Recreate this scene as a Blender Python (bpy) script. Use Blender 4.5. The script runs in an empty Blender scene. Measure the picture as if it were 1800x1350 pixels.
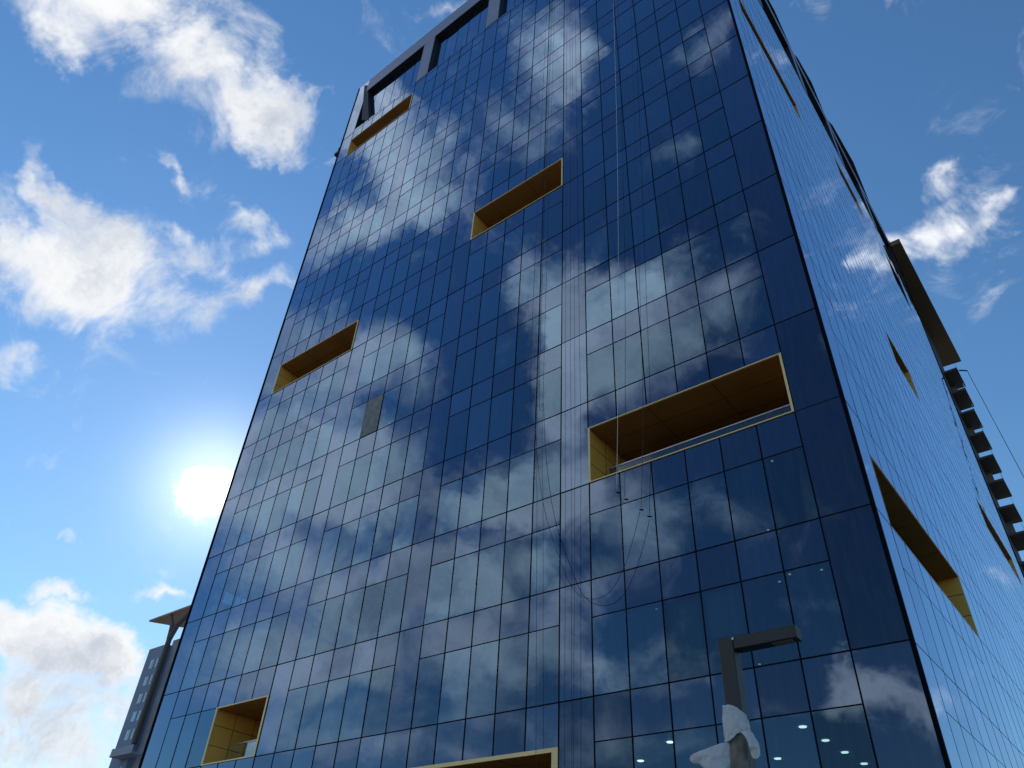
import bpy, math, random
from mathutils import Vector, Matrix, Euler

rnd = random.Random(7)
S = bpy.context.scene
COL = S.collection

# ------------------------------------------------------------------ camera
F_PX = 1329.294                       # focal length for an 1800 px wide frame
CAM = Vector((3.973, -20.860, 1.60))
RIGHT = Vector((0.7861332, 0.6162811, 0.0468201))
DOWN = Vector((-0.3578886, 0.5156670, -0.7784621))
FWD = Vector((-0.5038951, 0.5952186, 0.6259430))
cam_d = bpy.data.cameras.new("camera")
cam_d.sensor_width = 36.0
cam_d.lens = 36.0 * F_PX / 1800.0
cam_d.clip_start = 0.1
cam_d.clip_end = 6000
cam = bpy.data.objects.new("camera", cam_d)
COL.objects.link(cam)
m = Matrix.Identity(4)
for i in range(3):
    m[i][0] = RIGHT[i]; m[i][1] = -DOWN[i]; m[i][2] = -FWD[i]; m[i][3] = CAM[i]
cam.matrix_world = m
S.camera = cam


def ray(px, py):
    """viewing direction of a point of the photograph (1800 x 1350)"""
    d = RIGHT * ((px - 900) / F_PX) + DOWN * ((py - 675) / F_PX) + FWD
    return d.normalized()


def at_y(px, py, y):
    d = ray(px, py); return CAM + d * ((y - CAM.y) / d.y)


def at_z(px, py, z):
    d = ray(px, py); return CAM + d * ((z - CAM.z) / d.z)


def at_x(px, py, x):
    d = ray(px, py); return CAM + d * ((x - CAM.x) / d.x)


# ------------------------------------------------------------------ exposure
S.view_settings.view_transform = 'Standard'
S.view_settings.look = 'None'
S.view_settings.gamma = 1.0
S.view_settings.use_curve_mapping = False
S.view_settings.exposure = 0.3
S.cycles.max_bounces = 10
S.cycles.transparent_max_bounces = 12
S.cycles.diffuse_bounces = 3
S.cycles.glossy_bounces = 4
S.cycles.sample_clamp_indirect = 6.0
S.cycles.caustics_reflective = False
S.cycles.caustics_refractive = False
S.cycles.use_denoising = True

# ------------------------------------------------------------------ sun
SUN = ray(376, 850)
SUN_EL = math.asin(SUN.z)
SUN_AZ = math.atan2(SUN.x, SUN.y)     # from +Y towards +X
sl = bpy.data.lights.new("sun", 'SUN')
sl.energy = 3.2
sl.angle = math.radians(0.5)
sl.color = (1.0, 0.94, 0.86)
so = bpy.data.objects.new("sun", sl)
COL.objects.link(so)
so.rotation_euler = (-SUN).to_track_quat('-Z', 'Y').to_euler()

# ------------------------------------------------------------------ sky with clouds
world = bpy.data.worlds.new("World")
S.world = world
world.use_nodes = True
WT = world.node_tree
WT.nodes.clear()


def wn(t, **kw):
    n = WT.nodes.new(t)
    for k, v in kw.items():
        setattr(n, k, v)
    return n


def wl(a, b):
    WT.links.new(a, b)


def wmath(op, a, b=None, c=None, clamp=False):
    n = wn('ShaderNodeMath', operation=op, use_clamp=clamp)
    for i, v in enumerate((a, b, c)):
        if v is None:
            continue
        if isinstance(v, (int, float)):
            n.inputs[i].default_value = v
        else:
            wl(v, n.inputs[i])
    return n.outputs[0]


def wvec(op, a, b=None, scale=None):
    n = wn('ShaderNodeVectorMath', operation=op)
    for i, v in enumerate((a, b)):
        if v is None:
            continue
        if isinstance(v, (tuple, Vector)):
            n.inputs[i].default_value = tuple(v)
        else:
            wl(v, n.inputs[i])
    if scale is not None:
        n.inputs['Scale'].default_value = scale
    return n


def wmap(v, a, b, c, d, smooth=True):
    n = wn('ShaderNodeMapRange', interpolation_type='SMOOTHSTEP' if smooth else 'LINEAR')
    wl(v, n.inputs['Value'])
    n.inputs['From Min'].default_value = a
    n.inputs['From Max'].default_value = b
    n.inputs['To Min'].default_value = c
    n.inputs['To Max'].default_value = d
    return n.outputs['Result']


def wmix(fac, a, b):
    n = wn('ShaderNodeMix', data_type='RGBA')
    if isinstance(fac, float):
        n.inputs[0].default_value = fac
    else:
        wl(fac, n.inputs[0])
    for i, v in ((6, a), (7, b)):
        if isinstance(v, tuple):
            n.inputs[i].default_value = (*v, 1)
        else:
            wl(v, n.inputs[i])
    return n.outputs[2]


tc = wn('ShaderNodeTexCoord')
DIR = tc.outputs['Generated']
# ragged edges: the direction is shifted by two scales of noise before the cloud masses are read
n1 = wn('ShaderNodeTexNoise'); n1.inputs['Scale'].default_value = 7.0
n1.inputs['Detail'].default_value = 5.0; n1.inputs['Roughness'].default_value = 0.62
wl(DIR, n1.inputs['Vector'])
sh1 = wvec('SUBTRACT', n1.outputs['Color'], (0.5, 0.5, 0.5))
sh1s = wvec('SCALE', sh1.outputs[0], scale=0.17)
WARP = wvec('ADD', DIR, sh1s.outputs[0]).outputs[0]

# cloud masses: (px, py, rx, ry, angle, weight) - bearings read off the photograph, turned into
# fixed directions of the sky; the second list are the clouds behind the photographer, seen mirrored
FRONT = [
    (235, 15, 130, 66, 15, 1.25), (330, 70, 115, 92, 45, 1.35), (420, 150, 110, 80, 45, 1.1), (510, 225, 76, 44, 25, 1.05),
    (562, 195, 50, 22, -15, .9), (75, 50, 95, 46, 35, .9), (95, 90, 45, 30, 20, .75), (25, 10, 60, 35, 0, .7),
    (60, 430, 130, 95, 12, 1.15), (20, 370, 60, 50, 0, .8), (210, 490, 150, 75, 4, 1.05), (330, 460, 66, 66, 0, 1.05),
    (190, 555, 75, 28, 12, .65), (118, 300, 24, 62, 12, .85), (150, 370, 50, 25, 10, .5), (440, 520, 74, 32, -12, 1.0),
    (445, 440, 54, 28, 10, .85), (405, 365, 24, 44, -35, .8), (325, 320, 20, 45, -30, .75),
    (35, 655, 60, 32, 12, 1.0), (378, 850, 40, 46, 0, 1.0), (300, 822, 12, 8, 0, .4),
    (60, 1130, 140, 74, 12, 1.1), (165, 1160, 112, 60, 22, 1.1), (225, 1140, 45, 28, 10, .7), (80, 1245, 160, 66, 4, 1.1),
    (185, 1310, 112, 68, 0, 1.05), (225, 1200, 60, 40, 0, .9), (215, 1250, 60, 40, 0, .9), (20, 1320, 110, 56, 0, .95), (10, 1060, 50, 30, 0, .7),
    (118, 928, 32, 17, 25, 1.0), (60, 930, 20, 11, 10, .9), (268, 1018, 36, 16, 20, 1.05), (130, 1037, 40, 19, 20, 1.0),
    (245, 1000, 12, 10, 0, .4), (765, 5, 62, 26, -15, .8),
    (1690, 365, 85, 52, -22, .72), (1650, 285, 34, 26, -40, .62), (1560, 440, 42, 40, -30, .42), (1770, 350, 36, 16, -15, .5),
    (1620, 400, 60, 32, -40, .55), (1545, 345, 22, 16, 0, .3),
]
BACK = [
    (650, 210, 60, 60, -30, .95), (730, 250, 110, 62, 30, 1.05), (800, 330, 75, 36, 35, .8), (690, 330, 60, 45, 20, .8),
    (600, 400, 80, 42, -20, 1.0), (680, 410, 60, 36, -10, .8), (760, 380, 60, 30, 20, .62),
    (965, 85, 66, 60, 70, .95), (1010, 160, 50, 50, 50, .7), (940, 200, 70, 50, 50, .65), (1260, 40, 46, 44, 10, .6),
    (520, 600, 70, 60, 25, 1.15), (590, 640, 70, 40, 35, .9), (690, 650, 80, 44, 38, 1.1), (745, 700, 50, 26, 40, .8),
    (965, 520, 62, 66, 10, 1.0), (1000, 600, 60, 110, 4, 1.15), (990, 730, 52, 90, 0, 1.0), (1060, 560, 80, 70, 0, .9),
    (1150, 500, 62, 44, -20, .75), (1230, 560, 90, 60, -20, .6), (1120, 640, 90, 60, -15, .85), (900, 460, 40, 40, 40, .6),
    (1270, 450, 60, 32, -25, .5), (1190, 420, 46, 22, -25, .4), (1200, 280, 60, 20, -25, .35),
    (560, 770, 130, 90, 20, 1.05), (640, 850, 120, 60, 20, .95), (700, 780, 60, 50, 30, .7), (460, 850, 100, 90, 0, 1.1),
    (890, 860, 90, 40, -15, 1.0), (980, 880, 90, 44, -10, 1.0), (830, 900, 50, 30, 0, .7), (1080, 850, 80, 60, 0, .8),
    (700, 1030, 110, 52, 0, 1.05), (830, 1020, 80, 46, 10, .9), (930, 960, 70, 46, 0, .95), (620, 1060, 90, 60, 0, .8),
    (1000, 1060, 90, 60, 0, .75), (480, 1010, 110, 60, 0, .9), (560, 1150, 110, 50, 0, .8), (680, 1180, 110, 50, 0, .85),
    (830, 1160, 90, 62, 0, .9), (940, 1140, 80, 50, 0, .7), (420, 1180, 120, 70, 0, .9), (1090, 1190, 80, 36, 0, .75),
    (1210, 1160, 90, 26, 0, .6), (1060, 1300, 110, 40, 0, .7), (760, 1290, 130, 40, 0, .75), (560, 1300, 100, 50, 0, .8),
    (1560, 1228, 80, 36, 0, 1.0), (1495, 1215, 36, 30, 0, .8), (1380, 1240, 60, 22, 0, .45), (1440, 1090, 26, 18, 0, .35),
    (600, 930, 260, 150, 0, .42), (850, 1090, 230, 100, 0, .42), (1110, 600, 170, 120, -15, .35), (500, 720, 130, 110, 20, .4),
    (690, 260, 150, 110, 40, .3), (440, 1130, 160, 120, 0, .4),
    (1440, 650, 30, 26, 0, .55), (1640, 1260, 90, 40, 0, .9), (1180, 950, 90, 70, 0, .5), (1300, 900, 120, 60, 0, .4),
]
acc = None
nb_ = 0
VIN = WARP
for lst, mir in ((FRONT, 1), (BACK, -1)):
    for (px, py, rx, ry, ang, w) in lst:
        a_ = math.radians(ang)
        c = ray(px, py)
        ax = ray(px + rx * math.cos(a_), py + rx * math.sin(a_)) - c
        by = ray(px - ry * math.sin(a_), py + ry * math.cos(a_)) - c
        for v in (c, ax, by):
            v.y *= mir
        sc_ = 1.68 if mir > 0 else 1.75
        ra, rb = ax.length * sc_, by.length * sc_
        ex = (ax - c * ax.dot(c)).normalized()
        ey = c.cross(ex).normalized()
        R = Matrix((ex, ey, c)).transposed()
        mp = wn('ShaderNodeMapping', vector_type='TEXTURE')
        mp.inputs['Location'].default_value = c
        mp.inputs['Rotation'].default_value = R.to_euler()
        mp.inputs['Scale'].default_value = (ra, rb, max(ra, rb))
        nb_ += 1
        if nb_ % 16 == 0:             # evaluate the cloud list in batches (keeps the shader small)
            tiny = wmath('MULTIPLY', acc, 1e-7)
            VIN = wvec('ADD', WARP, None); wl(tiny, VIN.inputs[1]); VIN = VIN.outputs[0]
        wl(VIN, mp.inputs['Vector'])
        ln = wvec('LENGTH', mp.outputs[0]).outputs['Value']
        v = wmap(ln, 0.0, 1.0, w, 0.0, smooth=False)
        acc = v if acc is None else wmath('MAXIMUM', acc, v) if rnd.random() < .35 else wmath('ADD', acc, v)
MASS = wmath('MINIMUM', acc, 1.45)
# fine structure
n2 = wn('ShaderNodeTexNoise'); n2.inputs['Scale'].default_value = 11.0
n2.inputs['Detail'].default_value = 10.0; n2.inputs['Roughness'].default_value = 0.62
n2.inputs['Distortion'].default_value = 0.7
wl(DIR, n2.inputs['Vector'])
n3 = wn('ShaderNodeTexNoise'); n3.inputs['Scale'].default_value = 7.5
n3.inputs['Detail'].default_value = 8.0; n3.inputs['Roughness'].default_value = 0.6
wl(WARP, n3.inputs['Vector'])
# the clouds over the photographer are broader and softer than the torn ones near the sun
sepd = wn('ShaderNodeSeparateXYZ'); wl(DIR, sepd.inputs[0])
amp = wmap(sepd.outputs['Y'], -0.15, 0.1, 1.55, 2.6)
fine = wmath('MULTIPLY', wmath('SUBTRACT', n2.outputs['Fac'], 0.523), amp)
DENS = wmath('ADD', MASS, fine)
ALPHA = wmap(DENS, 0.10, 1.22, 0.0, 1.0)
THICK = wmap(wmath('MULTIPLY_ADD', n3.outputs['Fac'], 3.0, wmath('MULTIPLY_ADD', DENS, 0.42, -1.32)), 0.3, 1.4, 0.0, 1.0)

sky = wn('ShaderNodeTexSky', sky_type='NISHITA')
sky.sun_disc = False
sky.sun_elevation = SUN_EL
sky.sun_rotation = SUN_AZ
sky.altitude = 60
sky.air_density = 1.5
sky.dust_density = 0.03
sky.ozone_density = 6.0
SKY_STRENGTH = 0.11
CL = 1.0 / SKY_STRENGTH
# clouds are lit from the sun's side: against the light they are grey-bellied with bright rims
dsun = wvec('DOT_PRODUCT', DIR, tuple(SUN)).outputs['Value']
toward = wmap(dsun, -0.2, 0.98, 0.0, 1.0)
lit = wmix(toward, (1.62 * CL, 1.56 * CL, 1.50 * CL), (0.76 * CL, 0.77 * CL, 0.78 * CL))
belly = wmix(toward, (0.74 * CL, 0.76 * CL, 0.84 * CL), (0.38 * CL, 0.43 * CL, 0.52 * CL))
cloud = wmix(THICK, lit, belly)
hs = wn('ShaderNodeHueSaturation'); hs.inputs['Saturation'].default_value = 1.1
wl(sky.outputs[0], hs.inputs['Color'])
mixed = wmix(ALPHA, hs.outputs[0], cloud)
# glare of the sun itself, burning through the small cloud in front of it
g1 = wmath('POWER', wmath('MAXIMUM', dsun, 0.0), 420.0)
dw = wvec('DOT_PRODUCT', wvec('NORMALIZE', WARP).outputs[0], tuple(SUN)).outputs['Value']
dmix = wmath('MULTIPLY_ADD', dsun, 0.55, wmath('MULTIPLY', dw, 0.45))
g2 = wmap(dmix, math.cos(math.radians(2.2)), math.cos(math.radians(0.7)), 0.0, 1.0)
g3 = wmath('POWER', wmath('MAXIMUM', dsun, 0.0), 26.0)
glare = wmath('ADD', wmath('MULTIPLY_ADD', g3, 0.06 * CL, wmath('MULTIPLY', g1, 0.50 * CL)), wmath('MULTIPLY', g2, 2.0 * CL))
fwd = wmath('MULTIPLY', ALPHA, wmath('POWER', wmath('MAXIMUM', dsun, 0.0), 700.0))
glare = wmath('MULTIPLY_ADD', fwd, 1.6 * CL, glare)
gl = wvec('SCALE', (1.0, 0.965, 0.91)); wl(glare, gl.inputs['Scale'])
final = wvec('ADD', mixed, gl.outputs[0]).outputs[0]
bg = wn('ShaderNodeBackground'); bg.inputs['Strength'].default_value = SKY_STRENGTH
wl(final, bg.inputs['Color'])
wo = wn('ShaderNodeOutputWorld')
wl(bg.outputs[0], wo.inputs['Surface'])
world.cycles.sampling_method = 'MANUAL'
world.cycles.sample_map_resolution = 512

# ------------------------------------------------------------------ materials


def mat(name):
    mt = bpy.data.materials.new(name)
    mt.use_nodes = True
    nt = mt.node_tree
    nt.nodes.clear()
    return mt, nt, nt.nodes.new('ShaderNodeOutputMaterial')


def pbr(name, col, rough=.5, metal=0., noise=0., nscale=2., bump=0., bscale=30., spec=.5):
    mt, nt, out = mat(name)
    b = nt.nodes.new('ShaderNodeBsdfPrincipled')
    b.inputs['Base Color'].default_value = (*col, 1)
    b.inputs['Roughness'].default_value = rough
    b.inputs['Metallic'].default_value = metal
    b.inputs['Specular IOR Level'].default_value = spec
    tcn = nt.nodes.new('ShaderNodeTexCoord')
    if noise:
        n = nt.nodes.new('ShaderNodeTexNoise')
        n.inputs['Scale'].default_value = nscale
        n.inputs['Detail'].default_value = 6
        nt.links.new(tcn.outputs['Object'], n.inputs['Vector'])
        hs = nt.nodes.new('ShaderNodeMapRange')
        hs.inputs['From Min'].default_value = .3; hs.inputs['From Max'].default_value = .7
        hs.inputs['To Min'].default_value = 1 - noise; hs.inputs['To Max'].default_value = 1 + noise
        nt.links.new(n.outputs['Fac'], hs.inputs['Value'])
        v = nt.nodes.new('ShaderNodeVectorMath'); v.operation = 'SCALE'
        v.inputs[0].default_value = col
        nt.links.new(hs.outputs[0], v.inputs['Scale'])
        nt.links.new(v.outputs[0], b.inputs['Base Color'])
    if bump:
        n = nt.nodes.new('ShaderNodeTexNoise')
        n.inputs['Scale'].default_value = bscale
        nt.links.new(tcn.outputs['Object'], n.inputs['Vector'])
        bp = nt.nodes.new('ShaderNodeBump'); bp.inputs['Strength'].default_value = bump
        bp.inputs['Distance'].default_value = .02
        nt.links.new(n.outputs['Fac'], bp.inputs['Height'])
        nt.links.new(bp.outputs[0], b.inputs['Normal'])
    nt.links.new(b.outputs[0], out.inputs[0])
    return mt


def glass(name, r0, tint, under, transp=None, wobble=.0006):
    """coated curtain-wall glass: blue mirror coat over a dark body or over a see-through tinted pane"""
    mt, nt, out = mat(name)
    N = nt.nodes.new; L = nt.links.new
    lw = N('ShaderNodeLayerWeight'); lw.inputs['Blend'].default_value = .5
    p = N('ShaderNodeMath'); p.operation = 'POWER'; p.inputs[1].default_value = 5.0
    L(lw.outputs['Facing'], p.inputs[0])
    p2 = N('ShaderNodeMath'); p2.operation = 'POWER'; p2.inputs[1].default_value = 2.0
    L(lw.outputs['Facing'], p2.inputs[0])
    f0 = N('ShaderNodeMath'); f0.operation = 'MULTIPLY_ADD'
    f0.inputs[1].default_value = .64; f0.inputs[2].default_value = r0
    L(p2.outputs[0], f0.inputs[0])
    f = N('ShaderNodeMath'); f.operation = 'MULTIPLY_ADD'; f.use_clamp = True
    f.inputs[1].default_value = .45
    L(p.outputs[0], f.inputs[0]); L(f0.outputs[0], f.inputs[2])
    tcn = N('ShaderNodeTexCoord')
    n = N('ShaderNodeTexNoise'); n.inputs['Scale'].default_value = .55; n.inputs['Detail'].default_value = 2
    L(tcn.outputs['Object'], n.inputs['Vector'])
    bp = N('ShaderNodeBump'); bp.inputs['Strength'].default_value = 1.0; bp.inputs['Distance'].default_value = wobble * 4
    L(n.outputs['Fac'], bp.inputs['Height'])
    # the coat mirrors blue at steep angles and neutral at grazing ones
    mx = N('ShaderNodeMix'); mx.data_type = 'RGBA'
    mx.inputs[6].default_value = (*tint, 1); mx.inputs[7].default_value = (1, 1, 1, 1)
    L(p.outputs[0], mx.inputs[0])
    g = N('ShaderNodeBsdfGlossy'); g.inputs['Roughness'].default_value = 0.0
    L(mx.outputs[2], g.inputs['Color']); L(bp.outputs[0], g.inputs['Normal'])
    if transp:
        u = N('ShaderNodeBsdfTransparent'); u.inputs[0].default_value = (*transp, 1)
    else:
        u = N('ShaderNodeBsdfDiffuse'); u.inputs[0].default_value = (*under, 1)
    # every sheet differs a little: coat strength and what shows through it
    ge = N('ShaderNodeNewGeometry'); oi = N('ShaderNodeObjectInfo')
    ra = N('ShaderNodeMath'); ra.operation = 'ADD'
    L(ge.outputs['Random Per Island'], ra.inputs[0]); L(oi.outputs['Random'], ra.inputs[1])
    rf = N('ShaderNodeMath'); rf.operation = 'FRACT'; L(ra.outputs[0], rf.inputs[0])
    vr = N('ShaderNodeMapRange'); vr.inputs['To Min'].default_value = -.035; vr.inputs['To Max'].default_value = .035
    L(rf.outputs[0], vr.inputs['Value'])
    fv = N('ShaderNodeMath'); fv.operation = 'ADD'; fv.use_clamp = True
    L(f.outputs[0], fv.inputs[0]); L(vr.outputs[0], fv.inputs[1]); f = fv
    r2 = N('ShaderNodeMath'); r2.operation = 'MULTIPLY'; r2.inputs[1].default_value = 7.31; L(rf.outputs[0], r2.inputs[0])
    r3 = N('ShaderNodeMath'); r3.operation = 'FRACT'; L(r2.outputs[0], r3.inputs[0])
    vm = N('ShaderNodeMapRange'); vm.inputs['To Min'].default_value = .5; vm.inputs['To Max'].default_value = 1.35
    L(r3.outputs[0], vm.inputs['Value'])
    vs = N('ShaderNodeVectorMath'); vs.operation = 'SCALE'
    vs.inputs[0].default_value = transp if transp else under
    L(vm.outputs[0], vs.inputs['Scale']); L(vs.outputs[0], u.inputs[0])
    # thin film of dust, in rain streaks
    mpd = N('ShaderNodeMapping'); mpd.inputs['Scale'].default_value = (3.0, 3.0, .35); L(tcn.outputs['Object'], mpd.inputs[0])
    nd = N('ShaderNodeTexNoise'); nd.inputs['Scale'].default_value = 2.0; nd.inputs['Detail'].default_value = 6
    L(mpd.outputs[0], nd.inputs['Vector'])
    md_ = N('ShaderNodeMapRange'); md_.inputs['From Min'].default_value = .45; md_.inputs['From Max'].default_value = .8
    md_.inputs['To Min'].default_value = .008; md_.inputs['To Max'].default_value = .07; L(nd.outputs['Fac'], md_.inputs['Value'])
    du = N('ShaderNodeBsdfDiffuse'); du.inputs[0].default_value = (.28, .28, .27, 1)
    mu = N('ShaderNodeMixShader'); L(md_.outputs[0], mu.inputs[0]); L(u.outputs[0], mu.inputs[1]); L(du.outputs[0], mu.inputs[2]); u = mu
    ms = N('ShaderNodeMixShader')
    L(f.outputs[0], ms.inputs[0]); L(u.outputs[0], ms.inputs[1]); L(g.outputs[0], ms.inputs[2])
    L(ms.outputs[0], out.inputs[0])
    return mt


def emit(name, col, s):
    mt, nt, out = mat(name)
    e = nt.nodes.new('ShaderNodeEmission')
    e.inputs[0].default_value = (*col, 1); e.inputs[1].default_value = s
    nt.links.new(e.outputs[0], out.inputs[0])
    return mt


M_VIS = glass('vision glass', .125, (.42, .685, 1.0), None, transp=(.19, .31, .35))
M_SPA = glass('spandrel glass', .12, (.46, .665, 1.0), (.006, .006, .016))
M_CLEAR = glass('clear railing glass', .08, (.9, .95, 1), None, transp=(.8, .85, .85))
M_MULL = pbr('dark anodised mullion', (.003, .004, .008), .7, spec=.05)
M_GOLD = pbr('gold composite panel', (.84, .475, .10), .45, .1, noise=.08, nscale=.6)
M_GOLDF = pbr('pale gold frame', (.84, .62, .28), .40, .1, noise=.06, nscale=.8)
M_SOFF_SHADE = pbr('soffit panel painted shade', (.37, .175, .045), .5, noise=.12, nscale=.7)  # lining colour darkened to carry the shade of soffits and some rear walls
M_REAR_SHADE = pbr('rear wall painted shade', (.015, .012, .010), .35)  # near-black colour stands for the unlit depth of the openings
M_JOINT = pbr('panel joint', (.05, .03, .01), .8)
M_ALU = pbr('silver parapet panel', (.24, .25, .34), .38, .35, noise=.05, nscale=.4)
M_DARK = pbr('dark recess metal', (.012, .013, .016), .6, noise=.2)
M_CEIL = pbr('office ceiling', (.42, .44, .42), .9, noise=.05)
M_CORE = pbr('core wall', (.16, .17, .18), .9, noise=.2, nscale=.5)
M_SLAB = pbr('concrete slab edge', (.25, .25, .25), .9, noise=.1)
M_BLIND = pbr('pale blind and lit room', (.62, .70, .70), .9)
M_BOARD = pbr('grey board', (.20, .21, .21), .8, noise=.25, nscale=3.)
M_LAMP = emit('downlight lens', (1.0, .97, .88), 3.6)
M_POST = pbr('dark grey powder coat', (.017, .0175, .018), .5, noise=.15, nscale=6., bump=.05, bscale=200)
M_LENS = pbr('led lens', (.20, .17, .10), .25)
M_STEEL = pbr('steel', (.4, .4, .42), .35, .9)
M_ROPEW = pbr('white rope', (.72, .72, .70), .8)
M_ROPEB = pbr('dark rope', (.035, .04, .055), .8)
M_GROUND = pbr('paving', (.14, .135, .13), .9, noise=.15, nscale=.3, bump=.2, bscale=3)
M_BARK = pbr('bark', (.06, .05, .04), .9, noise=.3, nscale=3)


# ------------------------------------------------------------------ mesh helpers
class MB:
    def __init__(self):
        self.v = []; self.f = []

    def quad(self, a, b, c, d):
        n = len(self.v)
        self.v += [tuple(a), tuple(b), tuple(c), tuple(d)]
        self.f.append((n, n + 1, n + 2, n + 3))
        return self

    def box(self, x0, x1, y0, y1, z0, z1):
        n = len(self.v)
        x0, x1 = min(x0, x1), max(x0, x1)
        y0, y1 = min(y0, y1), max(y0, y1)
        z0, z1 = min(z0, z1), max(z0, z1)
        self.v += [(x0, y0, z0), (x1, y0, z0), (x1, y1, z0), (x0, y1, z0), (x0, y0, z1), (x1, y0, z1), (x1, y1, z1), (x0, y1, z1)]
        for q in ((0, 3, 2, 1), (4, 5, 6, 7), (0, 1, 5, 4), (1, 2, 6, 5), (2, 3, 7, 6), (3, 0, 4, 7)):
            self.f.append(tuple(n + i for i in q))
        return self

    def prism(self, pts, z0, z1):
        n = len(self.v); k = len(pts)
        self.v += [(p[0], p[1], z0) for p in pts] + [(p[0], p[1], z1) for p in pts]
        self.f.append(tuple(n + i for i in range(k))[::-1])
        self.f.append(tuple(n + k + i for i in range(k)))
        for i in range(k):
            j = (i + 1) % k
            self.f.append((n + i, n + j, n + k + j, n + k + i))
        return self

    def tube(self, pts, rad, seg=6):
        if not isinstance(rad, (list, tuple)):
            rad = [rad] * len(pts)
        n = len(self.v); k = len(pts)
        pts = [Vector(p) for p in pts]
        up = Vector((.3, .9, .2)).normalized()
        for i, p in enumerate(pts):
            t = (pts[min(i + 1, k - 1)] - pts[max(i - 1, 0)]).normalized()
            a = t.cross(up)
            if a.length < 1e-3:
                a = t.cross(Vector((1, 0, 0)))
            a.normalize(); b = t.cross(a)
            for s in range(seg):
                th = 2 * math.pi * s / seg
                self.v.append(tuple(p + (a * math.cos(th) + b * math.sin(th)) * rad[i]))
        for i in range(k - 1):
            for s in range(seg):
                s2 = (s + 1) % seg
                self.f.append((n + i * seg + s, n + i * seg + s2, n + (i + 1) * seg + s2, n + (i + 1) * seg + s))
        self.f.append(tuple(n + s for s in range(seg))[::-1])
        self.f.append(tuple(n + (k - 1) * seg + s for s in range(seg)))
        return self

    def disc(self, c, r, seg=14, h=.02):
        pts = [(c[0] + r * math.cos(2 * math.pi * i / seg), c[1] + r * math.sin(2 * math.pi * i / seg)) for i in range(seg)]
        return self.prism(pts, c[2] - h, c[2])

    def build(self, name, material, parent=None, smooth=False):
        me = bpy.data.meshes.new(name)
        me.from_pydata(self.v, [], self.f)
        me.materials.append(material)
        if smooth:
            for p in me.polygons:
                p.use_smooth = True
        me.update()
        o = bpy.data.objects.new(name, me)
        COL.objects.link(o)
        if parent:
            o.parent = parent
        return o


def thing(name, label, cat, loc=(0, 0, 0), group=None):
    o = bpy.data.objects.new(name, None)
    o.empty_display_size = .5
    COL.objects.link(o)
    o.location = loc
    bpy.context.view_layer.update()
    tag(o, label, cat, group)
    return o


def tag(o, label, cat, group=None):
    o['label'] = label; o['category'] = cat
    if group:
        o['group'] = group


def bevel(o, w, seg=2):
    md = o.modifiers.new('bevel', 'BEVEL'); md.width = w; md.segments = seg; md.limit_method = 'ANGLE'
    return o


# ------------------------------------------------------------------ ground
g = MB().quad((-3000, -3000, 0), (3000, -3000, 0), (3000, 3000, 0), (-3000, 3000, 0)).build('ground', M_GROUND)
g['kind'] = 'structure'

# ------------------------------------------------------------------ the glass tower
H = 3.9            # storey
CW = 1.33582       # column of the curtain wall
CC = 1.53549       # corner column
NF, NR = 25, 36    # columns of the front and of the side
W = 2 * CC + NF * CW
D = 2 * CC + NR * CW
Z0 = 8.985         # floor line 0
SP = .345          # spandrel depth in storeys
ROOF = 16.38


def zf(w):
    return Z0 + H * w


TOWER = thing('glass_tower', 'tall dark blue mirror glass office tower with gold lined openings', 'building', (0, 0, 0))


def ucol(k, n):
    """distance along a face of column line k, counted from the near right corner (-1 = corner)"""
    if k < 0:
        return 0.0
    if k > n:
        return 2 * CC + n * CW
    return CC + k * CW


# a face is described by origin, direction along it and outward normal
FACES = {
    'front': (Vector((0, 0, 0)), Vector((-1, 0, 0)), Vector((0, -1, 0)), NF),
    'side': (Vector((0, 0, 0)), Vector((0, 1, 0)), Vector((1, 0, 0)), NR),
    'left': (Vector((-W, 0, 0)), Vector((0, 1, 0)), Vector((-1, 0, 0)), NR),
    'back': (Vector((0, D, 0)), Vector((-1, 0, 0)), Vector((0, 1, 0)), NF),
}


def P(face, u, out, z):
    o, a, n, _ = FACES[face]
    p = o + a * u + n * out
    return Vector((p.x, p.y, z))


def fbox(mb, face, u0, u1, o0, o1, z0, z1):
    a = P(face, u0, o0, z0); b = P(face, u1, o1, z1)
    mb.box(a.x, b.x, a.y, b.y, a.z, b.z)


# openings: face, u0, u1, w0, w1, depth, kind
def cu(k):
    return CC + k * CW


LOGGIAS = [
    ('front', cu(0), cu(6), 2, 2.655, 3.4, 'gold'),
    ('front', cu(7), cu(12), 7, 7.655, 3.2, 'gold'),
    ('front', cu(19), cu(25), 6, 6.655, 3.2, 'gold'),
    ('front', cu(19), cu(25), 13, 13.655, 3.0, 'gold'),
    ('front', cu(19), cu(22), 0, .655, 3.2, 'gold'),
    ('front', cu(7), cu(12), -1, -.345, 3.4, 'gold'),
    ('side', cu(0), cu(8), 1.0, 1.655, 2.3, 'gold'),
    ('side', cu(1), cu(8), 9.93, 10.5, 2.3, 'gold'),
    ('side', 4.33 * H, 5.5 * H, 5.40, 6.02, 2.3, 'gold'),
    ('side', 8.78 * H, 11.7 * H, 4.76, 5.36, 2.3, 'gold'),
    ('side', 6.26 * H, 7.8 * H, 12.05, 12.72, 2.3, 'gold'),
    ('side', 9.9 * H, 11.2 * H, 11.9, 12.9, 2.3, 'dark'),
]
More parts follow.
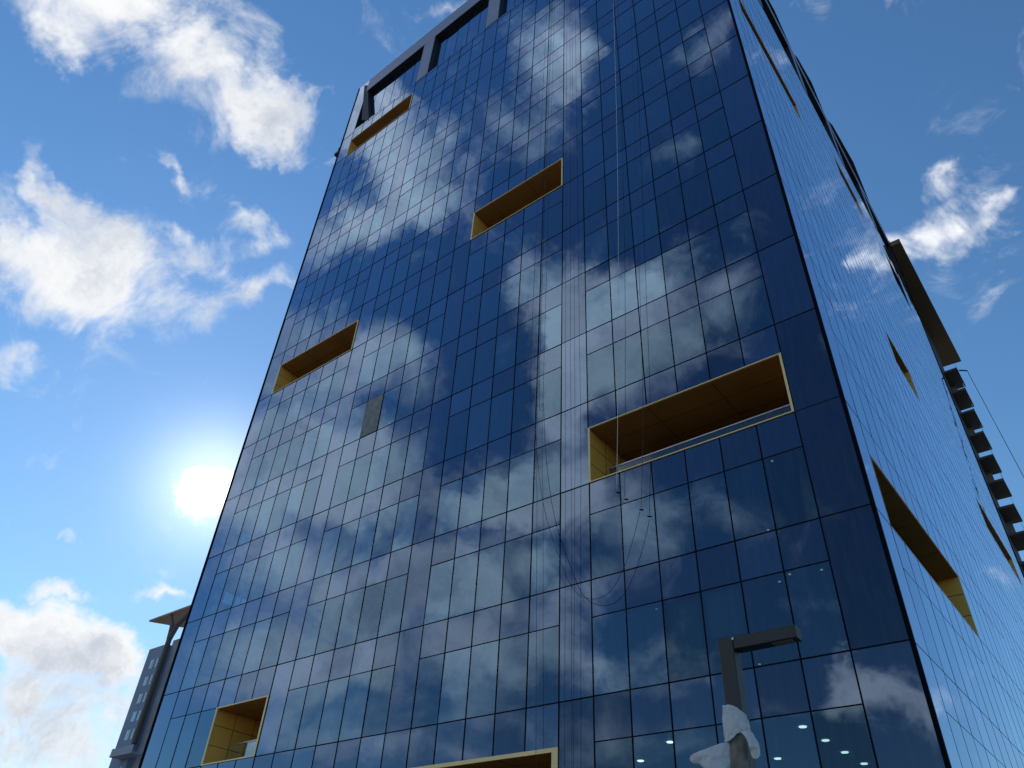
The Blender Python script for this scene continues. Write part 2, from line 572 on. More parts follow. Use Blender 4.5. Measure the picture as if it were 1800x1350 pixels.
# tall recessed bays under the roof
BAYS_W = (14.1, 15.82)
BAYS = [('front', cu(0), cu(6)), ('front', cu(7), cu(12)), ('front', cu(13), cu(18)), ('front', cu(19), cu(25)),
        ('side', cu(0), cu(7)), ('side', cu(8), cu(14)), ('side', cu(15), cu(21)), ('side', cu(22), cu(28)), ('side', cu(29), cu(36))]
BAY_D = .42
STRIPS = {'front': {6, 12, 18}, 'side': {7, 14, 21, 28}, 'left': {7, 14, 21, 28}, 'back': {6, 12, 18}}


def holes(face):
    hs = [(u0, u1, zf(w0), zf(w1)) for (f, u0, u1, w0, w1, d, k) in LOGGIAS if f == face]
    hs += [(u0, u1, zf(BAYS_W[0]), zf(BAYS_W[1])) for (f, u0, u1) in BAYS if f == face]
    return hs


def cut(rects, hs):
    for (a, b, c, d) in hs:
        out = []
        for (u0, u1, z0, z1) in rects:
            if u1 <= a + .01 or u0 >= b - .01 or z1 <= c + .01 or z0 >= d - .01:
                out.append((u0, u1, z0, z1)); continue
            if z0 < c - .01: out.append((u0, u1, z0, c))
            if z1 > d + .01: out.append((u0, u1, d, z1))
            zz0, zz1 = max(z0, c), min(z1, d)
            if u0 < a - .01: out.append((u0, a, zz0, zz1))
            if u1 > b + .01: out.append((b, u1, zz0, zz1))
        rects = out
    return rects


def pane_area(face, r):
    """size of a pane in the photograph, in pixels; 0 when it is not seen"""
    pts = []
    for (u, z) in ((r[0], r[2]), (r[1], r[2]), (r[1], r[3]), (r[0], r[3])):
        p = P(face, u, 0, z) - CAM
        dz = p.dot(FWD)
        if dz < .5:
            return 0
        pts.append((900 + F_PX * p.dot(RIGHT) / dz, 675 + F_PX * p.dot(DOWN) / dz))
    cx = sum(p[0] for p in pts) / 4; cy = sum(p[1] for p in pts) / 4
    if not (-20 < cx < 1820 and -20 < cy < 1370) or face in ('left', 'back'):
        return 0
    return abs(sum(pts[i][0] * pts[(i + 1) % 4][1] - pts[(i + 1) % 4][0] * pts[i][1] for i in range(4))) / 2


def pane(mb, face, r, tilt=.0026, inset=0.0):
    """a sheet of glass, a hair out of true like every real one"""
    u0, u1, z0, z1 = r
    if face == 'side':
        tilt *= .3
    a = rnd.gauss(0, tilt) * (u1 - u0) / 2; b = rnd.gauss(0, tilt) * .8 * (z1 - z0) / 2
    qs = []
    for (u, z, s, t) in ((u0, z0, -1, -1), (u1, z0, 1, -1), (u1, z1, 1, 1), (u0, z1, -1, 1)):
        qs.append(P(face, u, -inset + s * a + t * b, z))
    if face in ('side', 'back'):
        mb.quad(*qs)
    else:
        mb.quad(qs[1], qs[0], qs[3], qs[2])


vis, spa = [], []
NMIN, NMAX = -3, 15
for face in FACES:
    n = FACES[face][3]
    hs = holes(face)
    for k in range(-1, n + 1):
        u0, u1 = ucol(k, n), ucol(k + 1, n)
        if k == n:
            u0, u1 = ucol(n, n), ucol(n + 1, n)
        strip = k in STRIPS[face] or k == -1 or k == n
        for w in range(NMIN, NMAX + 2):
            zb = max(zf(w), 0.0); zt = zf(w + 1); zs = zf(w + 1 - SP)
            top = zf(ROOF) if strip and (k == -1 or k == n) else zf(14.1)
            if zb >= top - .05 or zt <= 0:
                continue
            zt = min(zt, top); zs = min(zs, top)
            if strip:
                for r in cut([(u0, u1, zb, zt)], hs):
                    spa.append((pane_area(face, r), face, r))
            else:
                if zs > zb + .05:
                    for r in cut([(u0, u1, zb, zs)], hs):
                        vis.append((pane_area(face, r), face, r))
                if zt > zs + .05:
                    for r in cut([(u0, u1, zs, zt)], hs):
                        spa.append((pane_area(face, r), face, r))
# the pane closed with a grey board (storey 4, column 16) and the glass set back in the top bays
BOARD = None
for i, (a, face, r) in enumerate(vis):
    if face == 'front' and abs(r[0] - cu(16)) < .05 and abs(r[2] - zf(4)) < .05:
        BOARD = vis.pop(i); break
vis.sort(key=lambda t: -t[0]); spa.sort(key=lambda t: -t[0])
for lst, name, mt in ((vis, 'window_pane', M_VIS), (spa, 'spandrel_panel', M_SPA)):
    for (a, face, r) in lst[:99]:
        mb = MB(); pane(mb, face, r); mb.build(name, mt, TOWER)
    mb = MB()
    for (a, face, r) in lst[99:]:
        pane(mb, face, r)
    o = mb.build(name, mt, TOWER); o['kind'] = 'stuff'
if BOARD:
    mb = MB(); fbox(mb, 'front', BOARD[2][0] + .03, BOARD[2][1] - .03, -.05, .03, BOARD[2][2] + .03, BOARD[2][3] - .03)
    o = mb.build('covered_pane', M_BOARD, TOWER); o['label'] = 'grey board filling one window'

# mullions and transoms: dark bars standing a little proud of the glass
BW = .020


def spans(a, b, blocks):
    out = [(a, b)]
    for (c, d) in blocks:
        nx = []
        for (s, e) in out:
            if e <= c or s >= d:
                nx.append((s, e)); continue
            if s < c: nx.append((s, c))
            if e > d: nx.append((d, e))
        out = nx
    return [q for q in out if q[1] - q[0] > .05]


M_JSIDE = pbr('side joint', (.012, .022, .05), .9, spec=0.)


def bar_len(face, u0, u1, z0, z1):
    """visible length of a bar in the photograph; 0 when it cannot be seen"""
    if face == 'left':
        return 0
    q = []
    for t in range(9):
        p = P(face, u0 + (u1 - u0) * t / 8, 0, z0 + (z1 - z0) * t / 8) - CAM
        dz = p.dot(FWD)
        if dz > .5:
            x, y = 900 + F_PX * p.dot(RIGHT) / dz, 675 + F_PX * p.dot(DOWN) / dz
            if 0 < x < 1800 and 0 < y < 1350:
                q.append(Vector((x, y)))
    return (q[-1] - q[0]).length + 1 if q else 0


vbars, hbars = [], []
for face in ('front', 'side', 'left'):
    n = FACES[face][3]; hs = holes(face)
    bw = BW if face == 'front' else .012
    for k in range(0, n + 1):
        u = ucol(k, n)
        blocks = [(c - .0, d + .0) for (a, b, c, d) in hs if a + .05 < u < b - .05]
        for (s, e) in spans(0, zf(14.1) if k not in (0, n) else zf(ROOF), blocks):
            vbars.append((bar_len(face, u, u, s, e), face, (u - bw, u + bw, -.12, .014 if face == 'front' else .0042, s, e)))
    for w in range(NMIN + 1, NMAX):
        for (lvl, full) in ((w, True), (w + 1 - SP, False)):
            z = zf(lvl)
            if z < .2 or lvl > 14.2:
                continue
            blocks = [(a, b) for (a, b, c, d) in hs if c - .05 < z < d + .05]
            if not full:
                blocks += [(ucol(k, n), ucol(k + 1, n)) for k in STRIPS[face]] + [(0, CC), (CC + n * CW, 2 * CC + n * CW)]
            hw = bw * (1.0 if full else .8)
            for (s, e) in spans(0, ucol(n + 1, n), blocks):
                hbars.append((bar_len(face, s, e, z, z), face, (s, e, -.10, .011 if face == 'front' else .003, z - hw, z + hw)))
for lst, name in ((vbars, 'mullion'), (hbars, 'transom')):
    lst.sort(key=lambda t: -t[0])
    seen_ = [t for t in lst[:99] if t[0] > 0]
    rest = lst[len(seen_):]
    for (a, face, q) in seen_:
        mb = MB(); fbox(mb, face, *q); mb.build(name, M_MULL if face == 'front' else M_JSIDE, TOWER)
    mb = MB()
    for (a, face, q) in rest:
        fbox(mb, face, *q)
    o = mb.build(name, M_JSIDE, TOWER); o['kind'] = 'stuff'
for (x, y) in ((0, 0), (-W, 0), (0, D), (-W, D)):
    MB().box(x - .07, x + .045, y - .045, y + .07, 0, zf(ROOF) - .02).build('corner_post', M_MULL, TOWER)

# floors, core and roof inside
for w in range(NMIN + 1, 15):
    z1 = zf(w) - .03; z0 = zf(w - SP) + .03
    if z1 < .3:
        continue
    MB().box(-W + .25, -2.6, .25, D - .3, max(z0, .1), z1).build('floor_slab', M_CEIL, TOWER)
MB().box(-26, -10, 11, D - 10, .05, zf(ROOF) - .6).build('core_wall', M_CORE, TOWER)
mb = MB()
for x in (-33.5, -25.5, -17.0, -8.6):
    for y in (3.2, 24.0, 44.0):
        mb.box(x - .35, x + .35, y - .35, y + .35, .02, zf(14) - .1)
mb.build('column', M_SLAB, TOWER)['kind'] = 'stuff'
MB().box(-W + .3, -.3, .5, D - .3, zf(ROOF) - .45, zf(ROOF) - .15).build('roof', M_SLAB, TOWER)

# parapet lintel and piers round the recessed top bays
for face in ('front', 'side'):
    n = FACES[face][3]
    mb = MB()
    fbox(mb, face, CC, CC + n * CW, -.5, .03, zf(BAYS_W[1]), zf(ROOF))
    mb.build('parapet_band', M_ALU, TOWER)
    us = sorted([(a, b) for (f, a, b) in BAYS if f == face])
    for (q, nx) in zip(us, us[1:]):
        mb = MB(); fbox(mb, face, q[1], nx[0], -BAY_D - .02, .027, zf(BAYS_W[0]), zf(BAYS_W[1]) - .003)
        mb.build('pier', M_ALU, TOWER)
for (face, a, b) in BAYS:
    t = MB()
    fbox(t, face, a, b, -BAY_D - .1, .0, zf(BAYS_W[0]) - .06, zf(BAYS_W[0]))
    sill = t.build('bay_sill', M_DARK, TOWER)
    mb = MB(); fbox(mb, face, a + .002, b - .002, -BAY_D, .024, zf(BAYS_W[1]) - .05, zf(BAYS_W[1]) - .004)
    mb.build('bay_soffit', M_DARK, TOWER)
    for u in (a, b):
        s = .05 if u == a else -.05
        mb = MB(); fbox(mb, face, u, u + s, -BAY_D, .02, zf(BAYS_W[0]) + .002, zf(BAYS_W[1]) - .052)
        mb.build('bay_jamb', M_DARK, TOWER)
    mb = MB(); nb = int(round((b - a) / CW))
    zm = zf(15.0)
    for i in range(nb):
        pane(mb, face, (a + i * CW + .01, a + (i + 1) * CW - .01, zf(BAYS_W[0]), zf(BAYS_W[1])), inset=BAY_D)
    mb.build('bay_glazing', M_SPA, TOWER)
    mb = MB()
    for i in range(1, nb):
        fbox(mb, face, a + i * CW - .02, a + i * CW + .02, -BAY_D - .05, -BAY_D + .012, zf(BAYS_W[0]), zf(BAYS_W[1]) - .06)
    mb.build('bay_mullion', M_MULL, TOWER)
# the folded jamb that leans out of the far left bay
a = at_y(640.5, 150, -.02); b = at_y(646.5, 150, -.02); c = at_y(648, 211, -.02); d_ = at_y(635.5, 211, -.02)
mb = MB()
n0 = [a, b, c, d_]
mb.v = [tuple(p) for p in n0] + [tuple(p + Vector((0, .4, 0))) for p in n0]
mb.f = [(0, 1, 2, 3), (7, 6, 5, 4), (0, 4, 5, 1), (1, 5, 6, 2), (2, 6, 7, 3), (3, 7, 4, 0)]
o = mb.build('corner_fin', M_DARK, TOWER); o['label'] = 'black tapering fin at the top left corner'

# gold lined openings
for (face, u0, u1, w0, w1, dep, kind) in LOGGIAS:
    z0, z1 = zf(w0), zf(w1)
    gold = M_GOLD if kind == 'gold' else M_DARK
    fr = M_GOLDF if kind == 'gold' else M_DARK
    fw = .085 if w0 > .5 else .11 if w0 > -.5 else .24
    if face == 'side':
        fw = .05
    t = .05
    mb = MB()
    fbox(mb, face, u0 + .002, u1 - .002, -dep, -.02, z1 - t, z1 + .02)          # soffit
    fbox(mb, face, u0 + .002, u1 - .002, -dep, -.02, z0 - .02, z0 + t)          # floor
    fbox(mb, face, u0 + .002, u0 + t, -dep, -.02, z0 + t + .001, z1 - t - .001)
    fbox(mb, face, u1 - t, u1 - .002, -dep, -.02, z0 + t + .001, z1 - t - .001)
    lg = mb.build('loggia', gold, TOWER)
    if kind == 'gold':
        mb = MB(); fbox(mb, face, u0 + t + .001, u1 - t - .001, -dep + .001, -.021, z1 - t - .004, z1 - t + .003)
        mb.build('soffit', M_SOFF_SHADE, lg)
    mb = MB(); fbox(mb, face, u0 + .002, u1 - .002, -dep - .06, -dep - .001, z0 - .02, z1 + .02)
    mb.build('rear_wall', M_SOFF_SHADE if u0 > cu(15) and face == 'front' else M_REAR_SHADE, lg)
    mb = MB()
    pr = .045 if face == 'front' else .006
    fbox(mb, face, u0 + .004, u1 - .004, -.019, pr, z1 - fw * .55, z1 - .004)
    fbox(mb, face, u0 + .004, u1 - .004, -.019, pr, z0 + .004, z0 + fw * .55)
    fbox(mb, face, u0 + .004, u0 + fw, -.019, pr - .002, z0 + fw * .55 + .001, z1 - fw * .55 - .001)
    fbox(mb, face, u1 - fw, u1 - .004, -.019, pr - .002, z0 + fw * .55 + .001, z1 - fw * .55 - .001)
    mb.build('frame', fr, lg)
    if kind != 'gold':
        continue
    # joints between the lining panels
    mb = MB()
    for f_ in (.36, .70):
        z = z0 + (z1 - z0) * f_
        for (ua, ub) in ((u0 + t - .001, u0 + t + .004), (u1 - t - .004, u1 - t + .001)):
            fbox(mb, face, ua, ub, -dep + .01, -.03, z - .012, z + .012)
        fbox(mb, face, u0 + t, u1 - t, -dep - .001, -dep + .004, z - .012, z + .012)
    k = 1
    while u0 + k * 2 * CW < u1 - .3:
        u = u0 + k * 2 * CW
        fbox(mb, face, u - .012, u + .012, -dep + .01, -.03, z1 - t - .0075, z1 - t + .001)
        fbox(mb, face, u - .012, u + .012, -dep - .001, -dep + .004, z0 + t, z1 - t)
        k += 1
    for f_ in (.35, .7):
        o_ = -dep * f_
        fbox(mb, face, u0 + t, u1 - t, o_ - .012, o_ + .012, z1 - t - .007, z1 - t + .001)
        fbox(mb, face, u0 + t - .001, u0 + t + .003, o_ - .012, o_ + .012, z0 + t, z1 - t)
        fbox(mb, face, u1 - t - .003, u1 - t + .001, o_ - .012, o_ + .012, z0 + t, z1 - t)
    mb.build('panel_joint', M_JOINT, lg)
    mb = MB(); fbox(mb, face, u0 + .3, u1 - .3, -1.02, -1.0, z0 + .06, z0 + 1.05)
    mb.build('railing_glass', M_CLEAR, lg)
    mb = MB(); fbox(mb, face, u0 + .28, u1 - .28, -1.04, -.98, z0 + 1.05, z0 + 1.10)
    mb.build('handrail', M_STEEL, lg)

# lit downlights in the room behind the lowest panes, fainter ones higher up
ZC = zf(0 - SP) + .03 - .004
for (px, py) in ((1178, 1304), (1126, 1337), (1411, 1277), (1451, 1301), (1485, 1322), (1519, 1342), (1367, 1333)):
    p = at_z(px, py, ZC)
    MB().disc((p.x, p.y, ZC), .105).build('downlight', M_LAMP, TOWER)
M_LAMP2 = emit('small spot', (1.0, .98, .95), .4)
for (px, py, w) in ((1433, 793, 2), (1357, 810, 2), (1444, 1001, 1), (1350, 931, 1.45), (1370, 1022, 1), (1388, 1009, 1), (1292, 1041, 1), (1180, 1067, 1), (1154, 1070, 1), (1335, 1167, .45)):
    z = zf(w - SP) + .026
    p = at_z(px, py, z)
    if p.y > .1:
        MB().disc((p.x, p.y, z), .036).build('spot_light', M_LAMP2, TOWER)
# pale blinds behind a few panes; the top pair stands for a lit room
for (k, w, fr_) in ((20, 7, .72), (19, 7, .8), (23, 3, .2), (2, 0, .55), (3, 0, .9)):
    z1 = zf(w + 1 - SP) - .05
    z0 = z1 - (H * (1 - SP)) * fr_
    mb = MB(); fbox(mb, 'front', cu(k) + .08, cu(k + 1) - .08, -.19, -.17, z0, z1)
    mb.build('blind_and_lit_room', M_BLIND, TOWER)
# small floodlight on the left roof edge
p = at_y(592, 267, 0.4)
mb = MB().box(p.x - .35, p.x + .3, p.y, p.y + .3, p.z - .25, p.z + .05).box(p.x + .0, p.x + .12, p.y + .05, p.y + .15, p.z + .05, p.z + .7)
mb.build('floodlight', M_DARK, TOWER)
# dark plant screens standing along the side roof edge
for (q, nm) in ((((1330, -35), (1347, 0), (1391, 86), (1352, 0)), 0), (((1393, 84), (1412, 128), (1448, 200), (1424, 140)), 1), (((1450, 196), (1485, 268), (1527, 360), (1500, 285)), 2)):
    y0 = at_x(*q[0], 0).y; 
    zr = zf(ROOF)
    pa = at_z(*q[0], zr) if q[0][1] > -30 else Vector((0, 12.5, zr))
    pm = at_z(*q[1], zr); pc = at_z(*q[2], zr)
    po = at_z(*q[3], zr)
    ys = (min(pa.y, pm.y), pc.y)
    mb = MB()
    out = max(.12, min(.8, po.x))
    mb.prism([(-.25, ys[0]), (out * .5, ys[0] + .15 * (ys[1] - ys[0])), (out, ys[0] + .55 * (ys[1] - ys[0])), (.02, ys[1]), (-.25, ys[1])], zr + .002, zr + .25)
    mb.build('roof_screen', M_DARK, TOWER)

# ------------------------------------------------------------------ ropes on the facade
YR = -.28


def rope(px_pts, y, label, material=M_ROPEB, r=.011, clip=None):
    pts = [at_y(px, py, y) for (px, py) in px_pts]
    # smooth the run
    fine_ = []
    for i in range(len(pts) - 1):
        p0 = pts[max(i - 1, 0)]; p1 = pts[i]; p2 = pts[i + 1]; p3 = pts[min(i + 2, len(pts) - 1)]
        for s in range(6):
            t = s / 6
            fine_.append(.5 * ((2 * p1) + (p2 - p0) * t + (2 * p0 - 5 * p1 + 4 * p2 - p3) * t * t + (3 * p1 - p0 - 3 * p2 + p3) * t ** 3))
    fine_.append(pts[-1])
    o = MB().tube(fine_, r, 6).build('rope', material, None, True)
    tag(o, label, 'rope', 'ropes hanging down the glass front')
    if clip:
        c = at_y(*clip, y)
        k = MB().tube([c + Vector((-.07, 0, .03)), c + Vector((.0, 0, .0)), c + Vector((.09, 0, -.04))], [.018, .032, .022], 8).build('weight', M_MULL, o, True)
    return o


zt = zf(ROOF)
def up_to_roof(px, py):
    p = at_y(px, py, YR); q = Vector((p.x, p.y, zt)) - CAM
    dz = q.dot(FWD)
    return (900 + F_PX * q.dot(RIGHT) / dz, 675 + F_PX * q.dot(DOWN) / dz)


rope([(1071, -210), (1078, 0), (1084, 215), (1087, 450), (1086, 700), (1084, 862)], YR, 'white rope hanging past the left end of the widest gold opening', M_ROPEW, .009, (1086, 866))
rope([(1098, -210), (1108, 0), (1121, 400), (1130, 700), (1127, 893)], YR, 'dark rope with a weight ending below the widest gold opening', M_ROPEB, .008, (1127, 896))
rope([up_to_roof(938, 700), (936, 560), (940, 700), (944, 800), (958, 900), (985, 985), (1008, 1036), (1040, 1053), (1072, 1040), (1098, 995), (1115, 940), (1125, 899)], YR - .05, 'long slack rope sagging in a loop in front of the glass', M_ROPEB, .009)
for (px, lab) in ((994, 'thin rope nearest the left edge of the plain glass strip'), (944, 'thin rope hanging left of the plain glass strip'), (1010, 'thin rope down the middle of the plain glass strip')):
    rope([up_to_roof(px, 900), (px - 0, 600) if px > 980 else (px + 4, 600), (px, 900), (px - 2, 1349)], YR + .08, lab, M_ROPEB, .007)

# ------------------------------------------------------------------ street lamp with plastic wrap
LY = -14.5
top = at_y(1262, 1123, LY); tip = at_y(1397, 1102, LY); b0 = at_y(1275, 1240, LY); b1 = at_y(1312, 1240, LY)
px0 = at_y(1275, 1240, LY).x; px1 = at_y(1303, 1240, LY).x
PW = px1 - px0
PX = (px0 + px1) / 2
ZT = top.z; AH = .115
LAMP = thing('street_lamp', 'dark grey L shaped street lamp with a flat square arm', 'street lamp', (PX, LY + PW / 2, 0))
off = Vector((PX, LY + PW / 2, 0))


def lb(x0, x1, y0, y1, z0, z1):
    return MB().box(x0 - off.x, x1 - off.x, y0 - off.y, y1 - off.y, z0, z1)


bevel(lb(px0, px1, LY, LY + PW, .02, ZT).build('pole', M_POST, LAMP), .008)
bevel(lb(px1 + .002, tip.x, LY + .004, LY + PW - .004, ZT - AH, ZT - .004).build('arm', M_POST, LAMP), .008)
lb(px1 + .34, tip.x - .05, LY + .03, LY + PW - .03, ZT - AH - .006, ZT - AH + .001).build('led_panel', M_LENS, LAMP)
lb(px0 - .08, px1 + .08, LY - .08, LY + PW + .08, 0.0, .019).build('base_plate', M_POST, LAMP)
pb = at_y(1288, 1123, LY)
mb = MB().tube([(pb.x - off.x, LY - .006 - off.y, pb.z), (pb.x - off.x, LY + .01 - off.y, pb.z)], .012, 10)
mb.build('bolt', M_STEEL, LAMP)

# wrap: a creased sheet tied round the pole, flaring open below
mtw, nt, out = mat('milky plastic sheet')
d1 = nt.nodes.new('ShaderNodeBsdfPrincipled')
d1.inputs['Base Color'].default_value = (.82, .82, .84, 1); d1.inputs['Roughness'].default_value = .3
tl = nt.nodes.new('ShaderNodeBsdfTranslucent'); tl.inputs[0].default_value = (.85, .85, .87, 1)
tcx = nt.nodes.new('ShaderNodeTexCoord')
nz = nt.nodes.new('ShaderNodeTexNoise'); nz.inputs['Scale'].default_value = 6; nz.inputs['Detail'].default_value = 3
nt.links.new(tcx.outputs['Object'], nz.inputs['Vector'])
wv = nt.nodes.new('ShaderNodeVectorMath'); wv.operation = 'MULTIPLY_ADD'
wv.inputs[1].default_value = (.22, .22, .22)
nt.links.new(nz.outputs['Color'], wv.inputs[0]); nt.links.new(tcx.outputs['Object'], wv.inputs[2])
# straight creases of a crumpled film: ridges between cells, at two sizes
hsum = None
for sc_, am in ((9.0, 1.0), (19.0, .15)):
    vo = nt.nodes.new('ShaderNodeTexVoronoi'); vo.feature = 'F1'; vo.inputs['Scale'].default_value = sc_
    nt.links.new(wv.outputs[0], vo.inputs['Vector'])
    mm = nt.nodes.new('ShaderNodeMath'); mm.operation = 'MULTIPLY_ADD'; mm.inputs[1].default_value = am
    nt.links.new(vo.outputs['Distance'], mm.inputs[0])
    if hsum is None:
        mm.inputs[2].default_value = 0
    else:
        nt.links.new(hsum, mm.inputs[2])
    hsum = mm.outputs[0]
bpn = nt.nodes.new('ShaderNodeBump'); bpn.inputs['Strength'].default_value = .75; bpn.inputs['Distance'].default_value = .045
nt.links.new(hsum, bpn.inputs['Height'])
nt.links.new(bpn.outputs[0], d1.inputs['Normal']); nt.links.new(bpn.outputs[0], tl.inputs['Normal'])
ms = nt.nodes.new('ShaderNodeMixShader'); ms.inputs[0].default_value = .5
nt.links.new(d1.outputs[0], ms.inputs[1]); nt.links.new(tl.outputs[0], ms.inputs[2]); nt.links.new(ms.outputs[0], out.inputs[0])
M_WRAP = mtw
M_CARD = pbr('greyed tape and card', (.17, .155, .135), .8, noise=.35, nscale=9, bump=.4, bscale=25)

WRAP = thing('plastic_sheet', 'torn white plastic sheet wrapped round the street lamp pole', 'plastic sheet', (PX, LY + PW / 2, 0))


def sheet(rows, name, material, thick=.002):
    """rows: list of rows of points (photo px, y offset from the pole front) -> solid creased sheet"""
    mb = MB()
    nr, nc = len(rows), len(rows[0])
    for row in rows:
        for (px, py, dy) in row:
            p = at_y(px, py, LY + dy)
            mb.v.append((p.x - off.x, p.y - off.y, p.z))
    for i in range(nr - 1):
        for j in range(nc - 1):
            a = i * nc + j
            mb.f.append((a, a + 1, a + nc + 1, a + nc))
    o = mb.build(name, material, WRAP, True)
    sd = o.modifiers.new('sub', 'SUBSURF'); sd.levels = 4; sd.render_levels = 4
    tx = bpy.data.textures.new('crease', 'CLOUDS'); tx.noise_scale = .11; tx.noise_depth = 2
    dm = o.modifiers.new('crease', 'DISPLACE'); dm.texture = tx; dm.strength = .03; dm.mid_level = .5
    so_ = o.modifiers.new('solid', 'SOLIDIFY'); so_.thickness = thick; so_.offset = 0
    return o


sheet([[(1271, 1240, .08), (1271, 1240, -.02), (1283, 1239, -.035), (1296, 1243, -.035), (1311, 1258, -.03), (1311, 1258, .12)],
       [(1269, 1256, .10), (1269, 1256, -.05), (1283, 1256, -.075), (1299, 1258, -.07), (1315, 1272, -.05), (1316, 1272, .12)],
       [(1272, 1275, .10), (1272, 1275, -.06), (1284, 1276, -.09), (1300, 1276, -.08), (1318, 1284, -.05), (1322, 1284, .12)],
       [(1274, 1292, .10), (1274, 1292, -.06), (1282, 1293, -.09), (1291, 1291, -.09), (1298, 1284, -.10), (1326, 1300, .10)],
       [(1274, 1306, .10), (1274, 1304, -.05), (1280, 1303, -.07), (1286, 1301, -.09), (1294, 1290, -.10), (1300, 1287, .02)]], 'hood', M_WRAP)
sheet([[(1210, 1331, -.20), (1222, 1323, -.20), (1245, 1315, -.18), (1264, 1307, -.13), (1282, 1303, -.07)],
       [(1214, 1340, -.20), (1228, 1334, -.20), (1250, 1326, -.19), (1268, 1322, -.14), (1283, 1322, -.07)],
       [(1224, 1346, -.18), (1236, 1345, -.19), (1254, 1342, -.20), (1270, 1342, -.15), (1284, 1345, -.06)],
       [(1236, 1344, -.15), (1243, 1362, -.17), (1256, 1366, -.19), (1271, 1370, -.15), (1284, 1374, -.05)],
       [(1240, 1364, -.13), (1246, 1390, -.15), (1258, 1394, -.17), (1272, 1398, -.14), (1284, 1402, -.05)]], 'left_flap', M_WRAP)
sheet([[(1299, 1284, -.10), (1310, 1284, -.08), (1318, 1284, -.05), (1324, 1290, .02)],
       [(1308, 1292, -.10), (1317, 1292, -.08), (1324, 1294, -.05), (1330, 1300, .02)],
       [(1315, 1304, -.09), (1322, 1304, -.08), (1329, 1306, -.05), (1335, 1310, .02)],
       [(1319, 1320, -.08), (1325, 1322, -.08), (1331, 1323, -.05), (1336, 1322, .02)],
       [(1322, 1333, -.07), (1327, 1334, -.08), (1333, 1333, -.05), (1337, 1328, .02)]], 'right_flap', M_WRAP)
sheet([[(1282, 1302, .08), (1284, 1300, -.035), (1298, 1286, -.05), (1312, 1294, -.035), (1316, 1302, .1)],
       [(1282, 1325, .08), (1284, 1325, -.045), (1298, 1322, -.055), (1314, 1325, -.045), (1318, 1325, .1)],
       [(1283, 1352, .08), (1285, 1352, -.05), (1299, 1352, -.06), (1317, 1352, -.05), (1320, 1352, .1)],
       [(1284, 1400, .08), (1286, 1400, -.05), (1300, 1400, -.06), (1320, 1400, -.05), (1322, 1400, .1)]], 'card_sleeve', M_CARD)

# ------------------------------------------------------------------ apartment tower behind, right
RT = thing('apartment_tower', 'dark balcony tower with a long gold roof overhang behind the glass tower', 'building', (-6, 66, 0))
ro = Vector((-6, 66, 0))
M_RW = pbr('dark cladding', (.02, .022, .026), .7, noise=.2)
M_RS = pbr('brown balcony soffit', (.12, .11, .10), .8, noise=.15)
M_RG = pbr('bronze soffit', (.13, .085, .028), .55, .2, noise=.08)
M_RP = pbr('grey balcony side', (.22, .23, .23), .8)


def rb(x0, x1, y0, y1, z0, z1):
    return MB().box(x0 - ro.x, x1 - ro.x, y0 - ro.y, y1 - ro.y, z0, z1)


rb(-16, -.95, 56, 76, 0, 74.2).build('wall', M_RW, RT)
c0 = at_z(1565, 432, 75); c1 = at_z(1583, 426, 75); c2 = at_z(1690, 635, 75); c3 = at_z(1661, 641, 75)
MB().prism([(c0.x - ro.x - 8, c0.y - ro.y), (c1.x - ro.x, c1.y - ro.y), (c2.x - ro.x, c2.y - ro.y), (c3.x - ro.x - 8, c3.y - ro.y)], 75, 75.7).build('roof_canopy', M_RG, RT)
rb(-14, -1.2, 57, 75, 74.2, 74.99).build('roof_deck', M_RW, RT)
zb = 66.6
for i in range(13):
    z = zb - 3.33 * i
    sl_ = rb(-.94, .68, 71.2, 75.6, z, z + .28).build('balcony_slab', M_RS, RT)
    rb(-.93, .66, 75.40, 75.58, z + .281, z + 1.25).build('railing', M_RP, sl_)
    rb(.60, .66, 71.25, 75.38, z + .281, z + 1.2).build('railing', M_CLEAR, sl_)
    if i % 2 == 0:
        rb(-.93, -.35, 74.7, 74.8, z - 2.9, z - .002).build('door_screen', M_RP, sl_)
a = at_y(1686, 651, 75); b = at_y(1700, 651.5, 75)
MB().tube([a - ro, b - ro], .09, 6).build('davit_arm', M_MULL, RT)
e = at_y(1830, 905, 75)
o = MB().tube([b, Vector((e.x + .25, e.y, e.z))], .035, 5).build('cable', M_MULL)
tag(o, 'thin cable hanging from the arm beside the balconies', 'cable')

# ------------------------------------------------------------------ apartment tower behind, left
LT = thing('apartment_tower', 'pale grey apartment block with a winged roof on a forked mast', 'building', (-150, 66, 0))
lo = Vector((-150, 66, 0))
M_LW = pbr('grey render', (.22, .28, .40), .9, noise=.1, nscale=.2)
M_LW2 = pbr('ribbed grey cladding', (.33, .36, .43), .9, noise=.15, nscale=.3)
M_BRK = pbr('brown mast', (.10, .075, .06), .7, noise=.1)
M_WOOD = pbr('timber soffit', (.34, .22, .13), .7, noise=.15, nscale=.8)
M_LWIN = glass('apartment window', .12, (.9, .95, 1), (.05, .10, .12))
M_CURT = pbr('white curtain', (.75, .82, .82), .9)


def lbx(x0, x1, y0, y1, z0, z1):
    return MB().box(x0 - lo.x, x1 - lo.x, y0 - lo.y, y1 - lo.y, z0, z1)


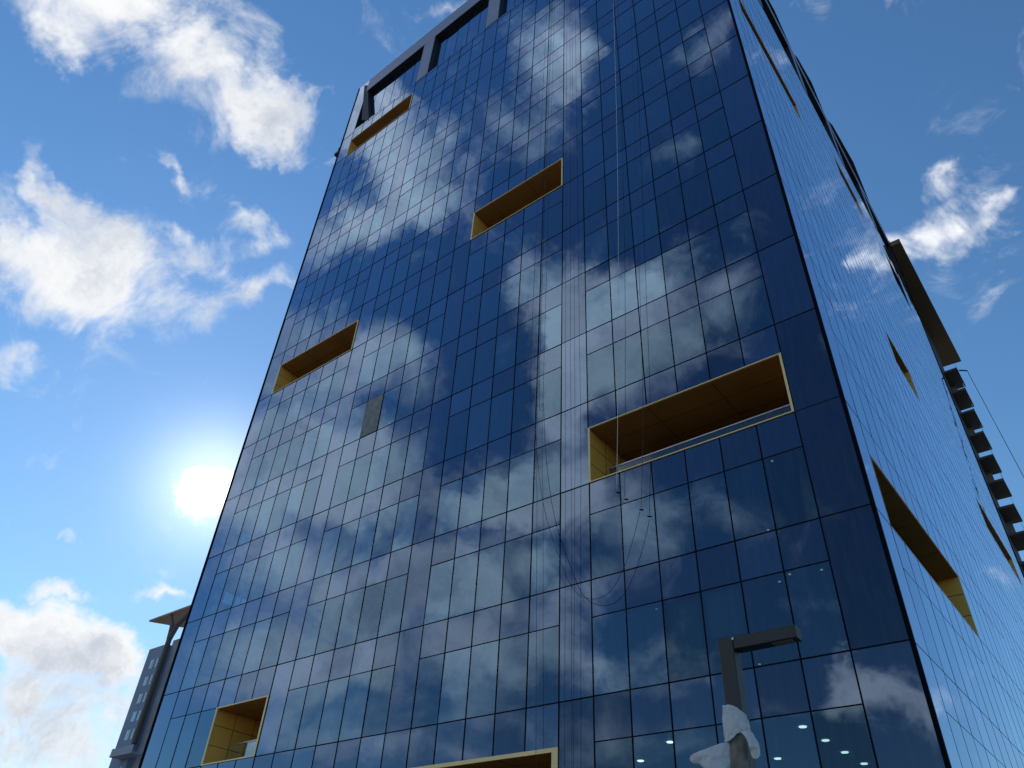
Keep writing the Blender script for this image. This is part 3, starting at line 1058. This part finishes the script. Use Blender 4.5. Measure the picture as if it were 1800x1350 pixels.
lbx(-165.2, -158.3, 60, 80, 0, 57.1).build('wall', M_LW, LT)
lbx(-158.29, -128, 61.2, 80, 0, 58.2).build('side_wing', M_LW2, LT)
for i in range(9):
    z = 52.3 - 3.6 * i
    for (x, w_) in ((-162.6, 1.5), (-160.3, .8)):
        wn_ = lbx(x, x + w_, 59.93, 60.05, z, z + 2.0).build('window', M_LWIN, LT)
        if i != 3:
            lbx(x + .15, x + .15 + w_ * .42, 59.90, 59.928, z + .1, z + 1.9).build('curtain', M_CURT, wn_)
    for x in (-155.6, -152.4):
        lbx(x, x + 1.3, 61.12, 61.24, z + .2, z + 2.1).build('window', M_LWIN, LT)
MB().tube([(-156.9 - lo.x, 59.4 - lo.y, 36.6), (-156.7 - lo.x, 59.4 - lo.y, 58.6)], .55, 8).build('mast', M_BRK, LT)
mb = MB()
mb.tube([(-156.7 - lo.x, 59.4 - lo.y, 57.6), (-157.6 - lo.x, 59.6 - lo.y, 60.5), (-162.0 - lo.x, 60.6 - lo.y, 64.7)], [.6, .55, .3], 8)
mb.tube([(-156.7 - lo.x, 59.4 - lo.y, 57.8), (-155.6 - lo.x, 59.6 - lo.y, 60.6), (-151.0 - lo.x, 60.6 - lo.y, 64.7)], [.6, .6, .45], 8)
mb.build('mast_fork', M_BRK, LT)
MB().prism([(-170.3 - lo.x, 60 - lo.y), (-146 - lo.x, 60 - lo.y), (-146 - lo.x, 68 - lo.y), (-166.5 - lo.x, 66.5 - lo.y)], 64.5, 64.9).build('roof_canopy', M_WOOD, LT)
bl = lbx(-161.5, -153.2, 57.6, 59.95, 34.2, 34.55).build('balcony_slab', M_LW2, LT)
lbx(-161.4, -153.3, 57.62, 57.74, 34.551, 35.7).build('railing', M_LW2, bl)

# ------------------------------------------------------------------ bare tree behind the photographer, seen only mirrored
TR = thing('bare_tree', 'bare dark tree mirrored in the lowest right glass panel', 'tree', (-7, -62, 0))
tr_pts, limb, tw = [], MB(), MB()
trunk = MB().tube([(0, 0, 0), (.1, 0, 4), (-.1, .1, 8), (.1, 0, 12)], [.42, .34, .26, .16], 10)
trunk.build('trunk', M_BARK, TR, True)


def grow(p, d, ln, r, dep):
    q = p + d * ln
    limb.tube([p, p + d * ln * .5 + Vector((rnd.uniform(-.1, .1), rnd.uniform(-.1, .1), 0)) * ln, q], [r, r * .8, r * .6], 5)
    if dep == 0:
        return
    for i in range(3 if dep > 1 else 4):
        nd = (d + Vector((rnd.uniform(-.8, .8), rnd.uniform(-.8, .8), rnd.uniform(-.15, .6)))).normalized()
        grow(q if i < 2 else p + d * ln * .6, nd, ln * rnd.uniform(.6, .8), r * .58, dep - 1)


for i in range(8):
    th = i * 2.4
    grow(Vector((0, 0, 5 + i * .95)), Vector((math.cos(th), math.sin(th), .7)).normalized(), 3.2, .12, 4)
limb.build('crown', M_BARK, TR)
